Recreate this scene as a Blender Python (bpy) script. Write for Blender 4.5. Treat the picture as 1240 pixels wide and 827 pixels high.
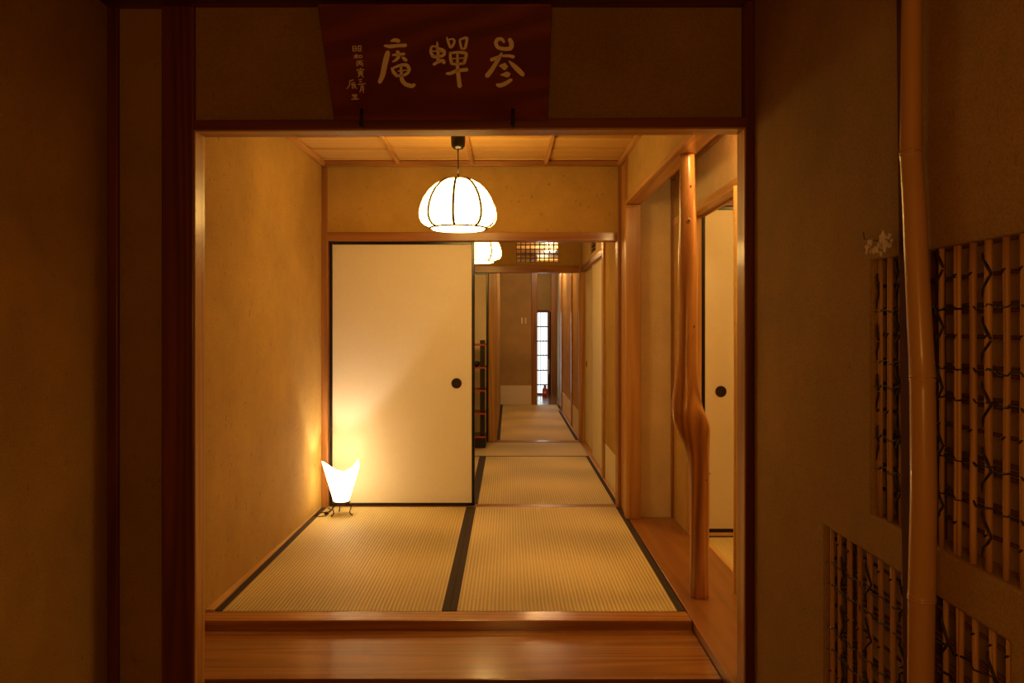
import bpy, bmesh, math, random
from mathutils import Vector, Matrix
random.seed(7)
for o in list(bpy.data.objects): bpy.data.objects.remove(o)
SC = bpy.context.scene
COL = SC.collection
PI = math.pi

# ------------------------------------------------------------------ camera
cd = bpy.data.cameras.new('camera'); cam = bpy.data.objects.new('camera', cd); COL.objects.link(cam)
cam.location = (0, 0, 1.178); cam.rotation_euler = (PI/2, 0, 0)
cd.sensor_width = 36; cd.lens = 36*965/1240
cd.shift_x = 4/1240; cd.shift_y = -17.5/1240
cd.clip_start = 0.02; cd.clip_end = 60
SC.camera = cam
# ------------------------------------------------------------------ world, exposure
w = bpy.data.worlds.new('world'); SC.world = w; w.use_nodes = True
bg = w.node_tree.nodes['Background']; bg.inputs[0].default_value = (1.0, 0.6, 0.3, 1); bg.inputs[1].default_value = 0.002
SC.view_settings.view_transform = 'Standard'; SC.view_settings.look = 'None'
SC.view_settings.exposure = 0.0; SC.view_settings.gamma = 1.0
try: SC.view_settings.use_curve_mapping = False
except Exception: pass
# ------------------------------------------------------------------ lights
WARM = (1.0, 0.575, 0.145)
PENDANT = 15.0          # radiance of the paper pendant shades
def point(name, loc, power, color=WARM, radius=0.05):
    l = bpy.data.lights.new(name, 'POINT'); l.energy = power; l.color = color; l.shadow_soft_size = radius
    o = bpy.data.objects.new(name, l); o.location = loc; COL.objects.link(o); return o
def area(name, loc, rot, size, power, color=WARM):
    l = bpy.data.lights.new(name, 'AREA'); l.energy = power; l.color = color; l.shape = 'RECTANGLE'
    l.size, l.size_y = size
    o = bpy.data.objects.new(name, l); o.location = loc; o.rotation_euler = rot; COL.objects.link(o); return o
point('alcove_light', (0.915, 3.12, 1.98), 9.0, (1.0, 0.62, 0.22), radius=0.03)
point('side_room_light', (1.75, 3.5, 2.0), 23, radius=0.15)
point('entrance_light', (0.0, -0.35, 1.25), 23.0, (1.0, 0.43, 0.08), radius=0.2)
point('corridor_light', (0.56, 10.75, 2.10), 15, (1.0, 0.66, 0.34), radius=0.05)
point('far_room_light', (0.3, 9.3, 2.1), 11, (1.0, 0.58, 0.22), radius=0.1)

point('corridor_end_fill', (0.55, 12.7, 2.1), 9, (1.0, 0.66, 0.36), radius=0.08)  # unseen fill light added to brighten the corridor end

# ------------------------------------------------------------------ materials
def newmat(name):
    m = bpy.data.materials.new(name); m.use_nodes = True
    nt = m.node_tree; b = nt.nodes['Principled BSDF']
    return m, nt, b
def N(nt, t, **kw):
    n = nt.nodes.new(t)
    for k, v in kw.items(): setattr(n, k, v)
    return n
def plain(name, c, rough=0.6, metal=0.0, spec=None):
    m, nt, b = newmat(name); b.inputs['Base Color'].default_value = (*c, 1)
    b.inputs['Roughness'].default_value = rough; b.inputs['Metallic'].default_value = metal
    # a faint mottling so that nothing is perfectly flat
    tc = N(nt, 'ShaderNodeTexCoord'); no = N(nt, 'ShaderNodeTexNoise'); no.inputs['Scale'].default_value = 35
    nt.links.new(tc.outputs['Object'], no.inputs['Vector'])
    mx = N(nt, 'ShaderNodeMixRGB'); mx.inputs[1].default_value = (*[v*0.97 for v in c], 1); mx.inputs[2].default_value = (*[min(1, v*1.03) for v in c], 1)
    nt.links.new(no.outputs['Fac'], mx.inputs[0]); nt.links.new(mx.outputs[0], b.inputs['Base Color'])
    return m
def wood(name, dark, light, axis='x', rough=0.4, scale=1.0, strength=1.0, bump=0.15, coat=0.0, band=18, stretch=0.04):
    m, nt, b = newmat(name)
    tc = N(nt, 'ShaderNodeTexCoord'); mp = N(nt, 'ShaderNodeMapping')
    s = [14*scale]*3; s['xyz'.index(axis)] = 14*stretch*scale
    mp.inputs['Scale'].default_value = s
    nt.links.new(tc.outputs['Object'], mp.inputs['Vector'])
    n1 = N(nt, 'ShaderNodeTexNoise'); n1.inputs['Scale'].default_value = 1.4; n1.inputs['Detail'].default_value = 5; n1.inputs['Roughness'].default_value = 0.6
    nt.links.new(mp.outputs[0], n1.inputs['Vector'])
    # annual rings: sine of a slow noise
    n2 = N(nt, 'ShaderNodeTexNoise'); n2.inputs['Scale'].default_value = 0.35; n2.inputs['Detail'].default_value = 1.5
    nt.links.new(mp.outputs[0], n2.inputs['Vector'])
    mu = N(nt, 'ShaderNodeMath', operation='MULTIPLY'); mu.inputs[1].default_value = band*4
    nt.links.new(n2.outputs['Fac'], mu.inputs[0])
    si = N(nt, 'ShaderNodeMath', operation='SINE'); nt.links.new(mu.outputs[0], si.inputs[0])
    ma = N(nt, 'ShaderNodeMath', operation='MULTIPLY_ADD'); ma.inputs[1].default_value = 0.16*strength; nt.links.new(si.outputs[0], ma.inputs[0])
    nt.links.new(n1.outputs['Fac'], ma.inputs[2])
    cr = N(nt, 'ShaderNodeValToRGB'); cr.color_ramp.elements[0].position = 0.28; cr.color_ramp.elements[1].position = 0.74
    cr.color_ramp.elements[0].color = (*dark, 1); cr.color_ramp.elements[1].color = (*light, 1)
    nt.links.new(ma.outputs[0], cr.inputs[0]); nt.links.new(cr.outputs[0], b.inputs['Base Color'])
    b.inputs['Roughness'].default_value = rough
    b.inputs['Coat Weight'].default_value = coat; b.inputs['Coat Roughness'].default_value = 0.12
    bp = N(nt, 'ShaderNodeBump'); bp.inputs['Strength'].default_value = bump; bp.inputs['Distance'].default_value = 0.002
    nt.links.new(ma.outputs[0], bp.inputs['Height']); nt.links.new(bp.outputs[0], b.inputs['Normal'])
    return m
def clay(name, c, fleck=(0.14, 0.07, 0.02), amt=0.5):
    m, nt, b = newmat(name)
    tc = N(nt, 'ShaderNodeTexCoord')
    n1 = N(nt, 'ShaderNodeTexNoise'); n1.inputs['Scale'].default_value = 2.2; n1.inputs['Detail'].default_value = 8; n1.inputs['Roughness'].default_value = 0.65
    n2 = N(nt, 'ShaderNodeTexNoise'); n2.inputs['Scale'].default_value = 260; n2.inputs['Detail'].default_value = 3
    n3 = N(nt, 'ShaderNodeTexNoise'); n3.inputs['Scale'].default_value = 46; n3.inputs['Detail'].default_value = 2
    for n in (n1, n2): nt.links.new(tc.outputs['Object'], n.inputs['Vector'])
    mp = N(nt, 'ShaderNodeMapping'); mp.inputs['Scale'].default_value = (1, 1, 0.55); nt.links.new(tc.outputs['Object'], mp.inputs['Vector']); nt.links.new(mp.outputs[0], n3.inputs['Vector'])
    r1 = N(nt, 'ShaderNodeValToRGB'); r1.color_ramp.elements[0].position = 0.3; r1.color_ramp.elements[1].position = 0.72
    r1.color_ramp.elements[0].color = (*[v*0.80 for v in c], 1); r1.color_ramp.elements[1].color = (*[min(1, v*1.14) for v in c], 1)
    nt.links.new(n1.outputs['Fac'], r1.inputs[0])
    r2 = N(nt, 'ShaderNodeValToRGB'); r2.color_ramp.elements[0].position = 0.35; r2.color_ramp.elements[1].position = 0.65
    r2.color_ramp.elements[0].color = (0.82, 0.82, 0.82, 1); r2.color_ramp.elements[1].color = (1.12, 1.12, 1.12, 1)
    nt.links.new(n2.outputs['Fac'], r2.inputs[0])
    mm = N(nt, 'ShaderNodeMixRGB', blend_type='MULTIPLY'); mm.inputs[0].default_value = 1
    nt.links.new(r1.outputs[0], mm.inputs[1]); nt.links.new(r2.outputs[0], mm.inputs[2])
    r3 = N(nt, 'ShaderNodeValToRGB'); r3.color_ramp.elements[0].position = 0.67; r3.color_ramp.elements[1].position = 0.74
    nt.links.new(n3.outputs['Fac'], r3.inputs[0])
    ml = N(nt, 'ShaderNodeMath', operation='MULTIPLY'); ml.inputs[1].default_value = amt; nt.links.new(r3.outputs[0], ml.inputs[0])
    mx = N(nt, 'ShaderNodeMixRGB'); mx.inputs[2].default_value = (*fleck, 1)
    nt.links.new(ml.outputs[0], mx.inputs[0]); nt.links.new(mm.outputs[0], mx.inputs[1]); nt.links.new(mx.outputs[0], b.inputs['Base Color'])
    b.inputs['Roughness'].default_value = 0.85
    ad = N(nt, 'ShaderNodeMath', operation='ADD'); nt.links.new(n2.outputs['Fac'], ad.inputs[0]); nt.links.new(n1.outputs['Fac'], ad.inputs[1])
    bp = N(nt, 'ShaderNodeBump'); bp.inputs['Strength'].default_value = 0.35; bp.inputs['Distance'].default_value = 0.004
    nt.links.new(ad.outputs[0], bp.inputs['Height']); nt.links.new(bp.outputs[0], b.inputs['Normal'])
    return m
def tatami_mat(name, c, across='x'):
    m, nt, b = newmat(name)
    tc = N(nt, 'ShaderNodeTexCoord'); sp = N(nt, 'ShaderNodeSeparateXYZ'); nt.links.new(tc.outputs['Object'], sp.inputs[0])
    a, d = (0, 1) if across == 'x' else (1, 0)
    def sine(out, per):
        mu = N(nt, 'ShaderNodeMath', operation='MULTIPLY'); mu.inputs[1].default_value = 2*PI/per; nt.links.new(sp.outputs[out], mu.inputs[0])
        s = N(nt, 'ShaderNodeMath', operation='SINE'); nt.links.new(mu.outputs[0], s.inputs[0]); return s
    s1 = sine(a, 0.0165); s2 = sine(d, 0.0085)
    pr = N(nt, 'ShaderNodeMath', operation='MULTIPLY'); nt.links.new(s1.outputs[0], pr.inputs[0]); nt.links.new(s2.outputs[0], pr.inputs[1])
    no = N(nt, 'ShaderNodeTexNoise'); no.inputs['Scale'].default_value = 1.6; no.inputs['Detail'].default_value = 0
    nt.links.new(tc.outputs['Object'], no.inputs['Vector'])
    m1 = N(nt, 'ShaderNodeMath', operation='MULTIPLY_ADD'); m1.inputs[1].default_value = 0.20; nt.links.new(s1.outputs[0], m1.inputs[0]); nt.links.new(no.outputs['Fac'], m1.inputs[2])
    m2 = N(nt, 'ShaderNodeMath', operation='MULTIPLY_ADD'); m2.inputs[1].default_value = 0.10; nt.links.new(pr.outputs[0], m2.inputs[0]); nt.links.new(m1.outputs[0], m2.inputs[2])
    cr = N(nt, 'ShaderNodeValToRGB'); cr.color_ramp.elements[0].position = 0.22; cr.color_ramp.elements[1].position = 0.72
    cr.color_ramp.elements[0].color = (*[v*0.62 for v in c], 1); cr.color_ramp.elements[1].color = (*[min(1, v*1.12) for v in c], 1)
    nt.links.new(m2.outputs[0], cr.inputs[0]); nt.links.new(cr.outputs[0], b.inputs['Base Color'])
    b.inputs['Roughness'].default_value = 0.55
    bp = N(nt, 'ShaderNodeBump'); bp.inputs['Strength'].default_value = 0.5; bp.inputs['Distance'].default_value = 0.0015
    nt.links.new(s1.outputs[0], bp.inputs['Height']); nt.links.new(bp.outputs[0], b.inputs['Normal'])
    return m
def emis(name, c, s):
    m, nt, b = newmat(name); b.inputs['Base Color'].default_value = (0.8, 0.75, 0.65, 1)
    b.inputs['Emission Color'].default_value = (*c, 1); b.inputs['Emission Strength'].default_value = s
    b.inputs['Roughness'].default_value = 0.8
    return m

M = {}
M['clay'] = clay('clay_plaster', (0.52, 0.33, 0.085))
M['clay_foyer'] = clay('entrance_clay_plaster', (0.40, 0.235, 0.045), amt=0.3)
M['clay_far'] = clay('far_clay_plaster', (0.48, 0.33, 0.13), amt=0.2)
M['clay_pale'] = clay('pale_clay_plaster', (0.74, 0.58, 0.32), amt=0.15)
M['paper'] = plain('door_paper', (0.87, 0.82, 0.68), 0.55)
M['waist'] = plain('waist_paper', (0.84, 0.77, 0.64), 0.8)
M['lacquer'] = plain('black_lacquer', (0.010, 0.007, 0.006), 0.25)
M['iron'] = plain('dark_iron', (0.03, 0.02, 0.015), 0.45, 0.7)
M['bronze'] = plain('dark_bronze', (0.05, 0.035, 0.02), 0.4, 0.6)
for ax in 'xyz':
    M['ceder_'+ax] = wood('cedar_'+ax, (0.40, 0.185, 0.05), (0.62, 0.34, 0.11), ax, 0.38, coat=0.15)
    M['brown_'+ax] = wood('brown_wood_'+ax, (0.26, 0.10, 0.024), (0.42, 0.185, 0.05), ax, 0.36, coat=0.2)
    M['red_'+ax] = wood('dark_red_wood_'+ax, (0.11, 0.020, 0.008), (0.22, 0.050, 0.018), ax, 0.42, coat=0.12, bump=0.1)
    M['light_'+ax] = wood('pale_cypress_'+ax, (0.60, 0.34, 0.12), (0.78, 0.50, 0.20), ax, 0.4)
M['ceil'] = wood('ceiling_board', (0.58, 0.35, 0.10), (0.72, 0.46, 0.15), 'x', 0.5, band=12, strength=0.5, bump=0.04)
M['step'] = wood('polished_step_wood', (0.26, 0.10, 0.024), (0.42, 0.185, 0.048), 'x', 0.24, coat=0.6, band=26, bump=0.06)
M['kamachi'] = wood('polished_sill_wood', (0.36, 0.15, 0.04), (0.54, 0.25, 0.08), 'x', 0.22, coat=0.5, bump=0.12)
M['floorw'] = wood('polished_floor_wood', (0.25, 0.10, 0.026), (0.36, 0.155, 0.042), 'y', 0.36, coat=0.2, strength=0.6, bump=0.05)
M['log'] = wood('polished_log', (0.27, 0.105, 0.026), (0.62, 0.30, 0.085), 'z', 0.30, scale=1.1, coat=0.35, bump=0.12)
M['board'] = wood('red_signboard', (0.14, 0.014, 0.006), (0.20, 0.032, 0.012), 'x', 0.42, scale=0.30, coat=0.1, band=70, strength=2.0, bump=0.2, stretch=0.25)
M['tatami'] = tatami_mat('tatami_rush', (0.74, 0.62, 0.29))
M['tatami_cross'] = tatami_mat('tatami_rush_crosswise', (0.62, 0.53, 0.30), 'y')
M['border'] = plain('tatami_border_cloth', (0.035, 0.022, 0.016), 0.8)
M['bamboo'] = wood('brown_bamboo', (0.46, 0.24, 0.075), (0.58, 0.32, 0.11), 'z', 0.25, coat=0.5, bump=0.03, band=6)
M['bamboo_y'] = wood('yellow_bamboo', (0.66, 0.42, 0.12), (0.82, 0.56, 0.20), 'z', 0.35, bump=0.03)
M['reed'] = wood('reed', (0.40, 0.19, 0.05), (0.58, 0.31, 0.10), 'z', 0.5, bump=0.08)
M['vine_reed'] = plain('old_cross_reed', (0.11, 0.04, 0.016), 0.6)
M['vine'] = plain('dark_vine', (0.025, 0.010, 0.006), 0.6)
M['shoji'] = plain('aged_window_paper', (0.50, 0.33, 0.16), 0.9)
M['gold'] = plain('worn_pale_gold', (1.0, 0.88, 0.70), 0.5)
M['red'] = plain('red_paint', (0.70, 0.03, 0.02), 0.3)
M['vermilion'] = plain('vermilion_lacquer', (0.50, 0.06, 0.02), 0.4)
M['white'] = plain('white_plastic', (0.8, 0.78, 0.7), 0.5)
M['petal'] = plain('white_petals', (0.85, 0.75, 0.65), 0.8)
M['stone'] = plain('earth_floor', (0.10, 0.08, 0.06), 0.8)
M['rib'] = plain('lamp_rib_wood', (0.028, 0.010, 0.005), 0.8)
M['batten'] = plain('rough_dark_red_batten', (0.10, 0.022, 0.010), 0.95)
M['shade'] = emis('glowing_pendant_paper', WARM, PENDANT)
M['disc'] = emis('glowing_pendant_diffuser', (1.0, 0.60, 0.20), PENDANT*1.1)
M['lampshade'] = emis('glowing_floor_lamp_paper', (1.0, 0.68, 0.32), 8)
M['daylight'] = emis('daylit_window_paper', (0.80, 0.97, 1.0), 1.7)

# ------------------------------------------------------------------ mesh helpers
def bm_obj(name, bm, mat, parent=None, smooth=False, bevel=0, weld=False):
    if weld: bmesh.ops.remove_doubles(bm, verts=bm.verts, dist=1e-5)
    bmesh.ops.recalc_face_normals(bm, faces=bm.faces)
    me = bpy.data.meshes.new(name); bm.to_mesh(me); bm.free()
    if smooth:
        for p in me.polygons: p.use_smooth = True
    me.materials.append(M[mat] if isinstance(mat, str) else mat)
    o = bpy.data.objects.new(name, me); COL.objects.link(o)
    if parent: o.parent = parent
    if bevel:
        md = o.modifiers.new('bevel', 'BEVEL'); md.width = bevel; md.segments = 2; md.limit_method = 'ANGLE'; md.angle_limit = math.radians(40)
    return o
def abox(bm, x0, x1, y0, y1, z0, z1):
    v = [bm.verts.new(p) for p in ((x0,y0,z0),(x1,y0,z0),(x1,y1,z0),(x0,y1,z0),(x0,y0,z1),(x1,y0,z1),(x1,y1,z1),(x0,y1,z1))]
    for f in ((0,3,2,1),(4,5,6,7),(0,1,5,4),(1,2,6,5),(2,3,7,6),(3,0,4,7)): bm.faces.new([v[i] for i in f])
    return v
def box(name, x0, x1, y0, y1, z0, z1, mat, parent=None, bevel=0.0):
    bm = bmesh.new(); abox(bm, x0, x1, y0, y1, z0, z1)
    return bm_obj(name, bm, mat, parent, bevel=bevel)
def hexa(name, pts, mat, parent=None, bevel=0.0):
    bm = bmesh.new(); v = [bm.verts.new(p) for p in pts]
    for f in ((0,3,2,1),(4,5,6,7),(0,1,5,4),(1,2,6,5),(2,3,7,6),(3,0,4,7)): bm.faces.new([v[i] for i in f])
    return bm_obj(name, bm, mat, parent, bevel=bevel)
def atube(bm, pts, rad, seg=8, caps=True):
    pts = [Vector(p) for p in pts]; n = len(pts)
    if not hasattr(rad, '__len__'): rad = [rad]*n
    rings = []; up = None
    for i in range(n):
        t = (pts[min(n-1, i+1)] - pts[max(0, i-1)]).normalized()
        if up is None: up = Vector((0, 0, 1)) if abs(t.z) < 0.9 else Vector((0, 1, 0))
        a = t.cross(up).normalized(); b2 = a.cross(t).normalized(); up = b2
        rings.append([bm.verts.new(pts[i] + (a*math.cos(2*PI*k/seg) + b2*math.sin(2*PI*k/seg))*rad[i]) for k in range(seg)])
    for i in range(n-1):
        for k in range(seg):
            bm.faces.new((rings[i][k], rings[i][(k+1) % seg], rings[i+1][(k+1) % seg], rings[i+1][k]))
    if caps:
        bm.faces.new(list(reversed(rings[0]))); bm.faces.new(rings[-1])
def tube(name, pts, rad, mat, parent=None, seg=8):
    bm = bmesh.new(); atube(bm, pts, rad, seg); return bm_obj(name, bm, mat, parent, smooth=True)
def lathe(name, prof, mat, parent=None, seg=32, c=(0, 0, 0), caps=True):
    bm = bmesh.new(); R = []
    for r, z in prof: R.append([bm.verts.new((c[0]+r*math.cos(2*PI*k/seg), c[1]+r*math.sin(2*PI*k/seg), c[2]+z)) for k in range(seg)])
    for i in range(len(R)-1):
        for k in range(seg): bm.faces.new((R[i][k], R[i][(k+1) % seg], R[i+1][(k+1) % seg], R[i+1][k]))
    if caps: bm.faces.new(list(reversed(R[0]))); bm.faces.new(R[-1])
    return bm_obj(name, bm, mat, parent, smooth=True)
def ldisc(name, c, r, t, mat, parent=None, axis='y', seg=28, rim=0.0):
    """round plate with its axis along y or x"""
    bm = bmesh.new()
    prof = [(r, 0), (r, t), (r*0.86, t*1.15), (r*0.80, t*0.35), (0.001, t*0.30)]
    R = []
    for rr, d in prof:
        ring = []
        for k in range(seg):
            a = 2*PI*k/seg
            p = (rr*math.cos(a), -d, rr*math.sin(a)) if axis == 'y' else (-d, rr*math.cos(a), rr*math.sin(a))
            ring.append(bm.verts.new((c[0]+p[0], c[1]+p[1], c[2]+p[2])))
        R.append(ring)
    for i in range(len(R)-1):
        for k in range(seg): bm.faces.new((R[i][k], R[i][(k+1) % seg], R[i+1][(k+1) % seg], R[i+1][k]))
    bm.faces.new(R[0])
    return bm_obj(name, bm, mat, parent, smooth=False)
def tag(o, label=None, cat=None, group=None, kind=None):
    if label: o['label'] = label
    if cat: o['category'] = cat
    if group: o['group'] = group
    if kind: o['kind'] = kind
    return o
def struct(o, label, cat): return tag(o, label, cat, kind='structure')
def thing(name, label, cat, loc=(0, 0, 0), group=None, kind=None):
    o = bpy.data.objects.new(name, None); o.empty_display_size = 0.1; COL.objects.link(o); o.location = loc
    return tag(o, label, cat, group, kind)
def wall_grid(name, plane, at, thick, us, vs, holes, mat, bevel=0.0):
    """vertical wall slab with rectangular holes. plane 'x': constant x (u=y), plane 'y': constant y (u=x). holes are (u0,u1,v0,v1)"""
    U = sorted(set([us[0], us[1]] + [h[0] for h in holes] + [h[1] for h in holes]))
    V = sorted(set([vs[0], vs[1]] + [h[2] for h in holes] + [h[3] for h in holes]))
    bm = bmesh.new(); cache = {}
    def vert(i, j, s):
        if (i, j, s) not in cache:
            d = at + (thick if s else 0)
            cache[(i, j, s)] = bm.verts.new((d, U[i], V[j]) if plane == 'x' else (U[i], d, V[j]))
        return cache[(i, j, s)]
    def solid(i, j):
        if i < 0 or j < 0 or i >= len(U)-1 or j >= len(V)-1: return False
        u = (U[i]+U[i+1])/2; v = (V[j]+V[j+1])/2
        return not any(h[0] < u < h[1] and h[2] < v < h[3] for h in holes)
    for i in range(len(U)-1):
        for j in range(len(V)-1):
            if not solid(i, j): continue
            for s in (0, 1): bm.faces.new([vert(i, j, s), vert(i+1, j, s), vert(i+1, j+1, s), vert(i, j+1, s)])
            if not solid(i-1, j): bm.faces.new([vert(i, j, 0), vert(i, j, 1), vert(i, j+1, 1), vert(i, j+1, 0)])
            if not solid(i+1, j): bm.faces.new([vert(i+1, j, 0), vert(i+1, j, 1), vert(i+1, j+1, 1), vert(i+1, j+1, 0)])
            if not solid(i, j-1): bm.faces.new([vert(i, j, 0), vert(i, j, 1), vert(i+1, j, 1), vert(i+1, j, 0)])
            if not solid(i, j+1): bm.faces.new([vert(i, j+1, 0), vert(i, j+1, 1), vert(i+1, j+1, 1), vert(i+1, j+1, 0)])
    return bm_obj(name, bm, mat, bevel=bevel)
_tn = [0]
def trim(x0, x1, y0, y1, z0, z1, mat, label, cat='post', bevel=0.003):
    _tn[0] += 1
    return struct(box('trim_%d' % _tn[0], x0, x1, y0, y1, z0, z1, mat, bevel=bevel), label, cat)

# ================================================================== ENTRANCE HALL (where the camera stands)
FX = 0.806      # right wall plane
LX = -1.345     # left wall plane
struct(box('floor', LX-0.1, FX+0.08, -1.6, 2.68, -0.50, -0.42, 'stone'), 'dark earthen entrance floor below the step', 'floor')
struct(box('ceiling', LX-0.1, FX+0.08, -1.6, 2.66, 2.62, 2.68, 'red_x'), 'dark boarded ceiling above the entrance', 'ceiling')
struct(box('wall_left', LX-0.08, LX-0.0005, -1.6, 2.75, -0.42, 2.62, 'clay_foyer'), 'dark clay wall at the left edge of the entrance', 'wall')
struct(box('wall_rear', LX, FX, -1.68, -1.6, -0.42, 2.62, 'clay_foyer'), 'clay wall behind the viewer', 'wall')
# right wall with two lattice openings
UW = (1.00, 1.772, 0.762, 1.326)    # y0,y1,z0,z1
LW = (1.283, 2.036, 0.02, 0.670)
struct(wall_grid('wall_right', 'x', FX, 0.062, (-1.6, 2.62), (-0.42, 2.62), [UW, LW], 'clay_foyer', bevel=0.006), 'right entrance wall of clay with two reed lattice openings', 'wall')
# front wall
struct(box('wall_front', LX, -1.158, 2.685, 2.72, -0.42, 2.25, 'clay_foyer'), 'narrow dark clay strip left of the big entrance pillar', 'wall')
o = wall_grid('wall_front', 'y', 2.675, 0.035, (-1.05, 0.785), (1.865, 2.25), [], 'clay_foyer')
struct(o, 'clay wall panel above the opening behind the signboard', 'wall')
trim(LX-0.0, -1.310, 2.668, 2.70, -0.42, 2.25, 'red_z', 'thin dark red corner post at the left edge')
trim(-1.158, -1.050, 2.655, 2.745, -0.42, 2.25, 'red_z', 'large dark red pillar left of the opening', bevel=0.005)
# lit inner sides of pillar and post: room light put into paler liners
trim(-1.052, -1.046, 2.66, 2.744, -0.42, 1.836, 'ceder_z', 'lit inner side of the left pillar beside the opening, painted paler', bevel=0.001)
trim(0.781, 0.808, 2.622, 2.712, -0.42, 2.62, 'red_z', 'thin dark red post right of the opening')
trim(0.7765, 0.7815, 2.625, 2.71, -0.42, 1.836, 'ceder_z', 'lit inner side of the right post beside the opening, painted paler', bevel=0.001)
hexa_l = hexa('trim_90', [(-1.05, 2.655, 1.836), (0.781, 2.618, 1.836), (0.781, 2.708, 1.836), (-1.05, 2.745, 1.836),
                 (-1.05, 2.655, 1.868), (0.781, 2.618, 1.868), (0.781, 2.708, 1.868), (-1.05, 2.745, 1.868)], 'red_x', bevel=0.002)
struct(hexa_l, 'dark red lintel over the opening under the signboard', 'beam')
hexa_u = hexa('trim_91', [(-1.045, 2.661, 1.831), (0.776, 2.624, 1.831), (0.776, 2.706, 1.831), (-1.045, 2.743, 1.831),
                 (-1.045, 2.661, 1.837), (0.776, 2.624, 1.837), (0.776, 2.706, 1.837), (-1.045, 2.743, 1.837)], 'ceder_x')
struct(hexa_u, 'lit underside of the entrance lintel, painted paler', 'beam')  # lamp light on the lintel's underside, put into this layer's paler colour
trim(LX, FX, 2.60, 2.72, 2.25, 2.62, 'red_x', 'dark red beam along the top of the entrance wall', 'beam')
trim(LX, LX+0.03, -1.6, 2.60, 2.27, 2.40, 'red_y', 'dark rail high on the left entrance wall', 'beam')
# strip behind the bamboo on the right wall, slightly leaning
hexa_s = hexa('trim_92', [(FX-0.006, 1.545, -0.42), (FX+0.07, 1.545, -0.42), (FX+0.07, 1.597, -0.42), (FX-0.006, 1.597, -0.42),
                 (FX-0.006, 1.59, 2.62), (FX+0.07, 1.59, 2.62), (FX+0.07, 1.660, 2.62), (FX-0.006, 1.660, 2.62)], 'batten')
struct(hexa_s, 'flat dark red batten behind the leaning bamboo on the right wall', 'batten')

# bamboo on the right wall
def bamboo(name, pts, rad, nodes, mat, seg=20):
    """pts: list of (x,y,z) from top to bottom; nodes: z positions"""
    bm = bmesh.new(); zs = [p[2] for p in pts]
    def interp(z):
        for i in range(len(pts)-1):
            if pts[i][2] >= z >= pts[i+1][2]:
                t = (pts[i][2]-z)/(pts[i][2]-pts[i+1][2]); s = t*t*(3-2*t)*0.5+t*0.5
                return Vector(pts[i]).lerp(Vector(pts[i+1]), s), rad[i]*(1-t)+rad[i+1]*t
        return Vector(pts[-1]), rad[-1]
    Z = []; z = zs[0]
    while z > zs[-1]: Z.append(z); z -= 0.04
    Z.append(zs[-1])
    for n in nodes: Z += [n+0.010, n+0.005, n+0.0022, n+0.0008, n-0.0008, n-0.0025, n-0.006, n-0.012]
    Z = sorted(set(Z), reverse=True); P = []; R = []
    for z in Z:
        p, r = interp(z); k = 1
        for n in nodes:
            d = z-n
            if abs(d) < 0.0015: k = 0.91
            elif abs(d) < 0.013: k = max(k, 1.09-abs(d)*6.5)
        P.append(p); R.append(r*k)
    atube(bm, P, R, seg)
    return bm_obj(name, bm, mat, smooth=True)
def rw(px, py, X=FX-0.026):
    """point in the plane x = X that the wall bamboo follows"""
    D = X*965/(px-616); return (X, D, 1.178-(py-396)*D/965)
bp_pts = []; bp_r = []
for px, py, wd in ((1108, -500, 23), (1108, 0, 23), (1107, 185, 25.5), (1111, 250, 27), (1116, 360, 28), (1121, 458, 29), (1122.5, 600, 30.5), (1120, 724, 31), (1119, 827, 30.5), (1118, 1150, 30)):
    p = rw(px-4, py); bp_pts.append(p); bp_r.append(wd/2*p[1]/965)
bamboo_o = bamboo('bamboo_post', bp_pts, bp_r, [rw(1107, 186)[2], rw(1121, 458)[2], rw(1120, 726)[2], 0.25], 'bamboo')
struct(bamboo_o, 'thick brown bamboo pole standing against the right entrance wall', 'post')

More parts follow.
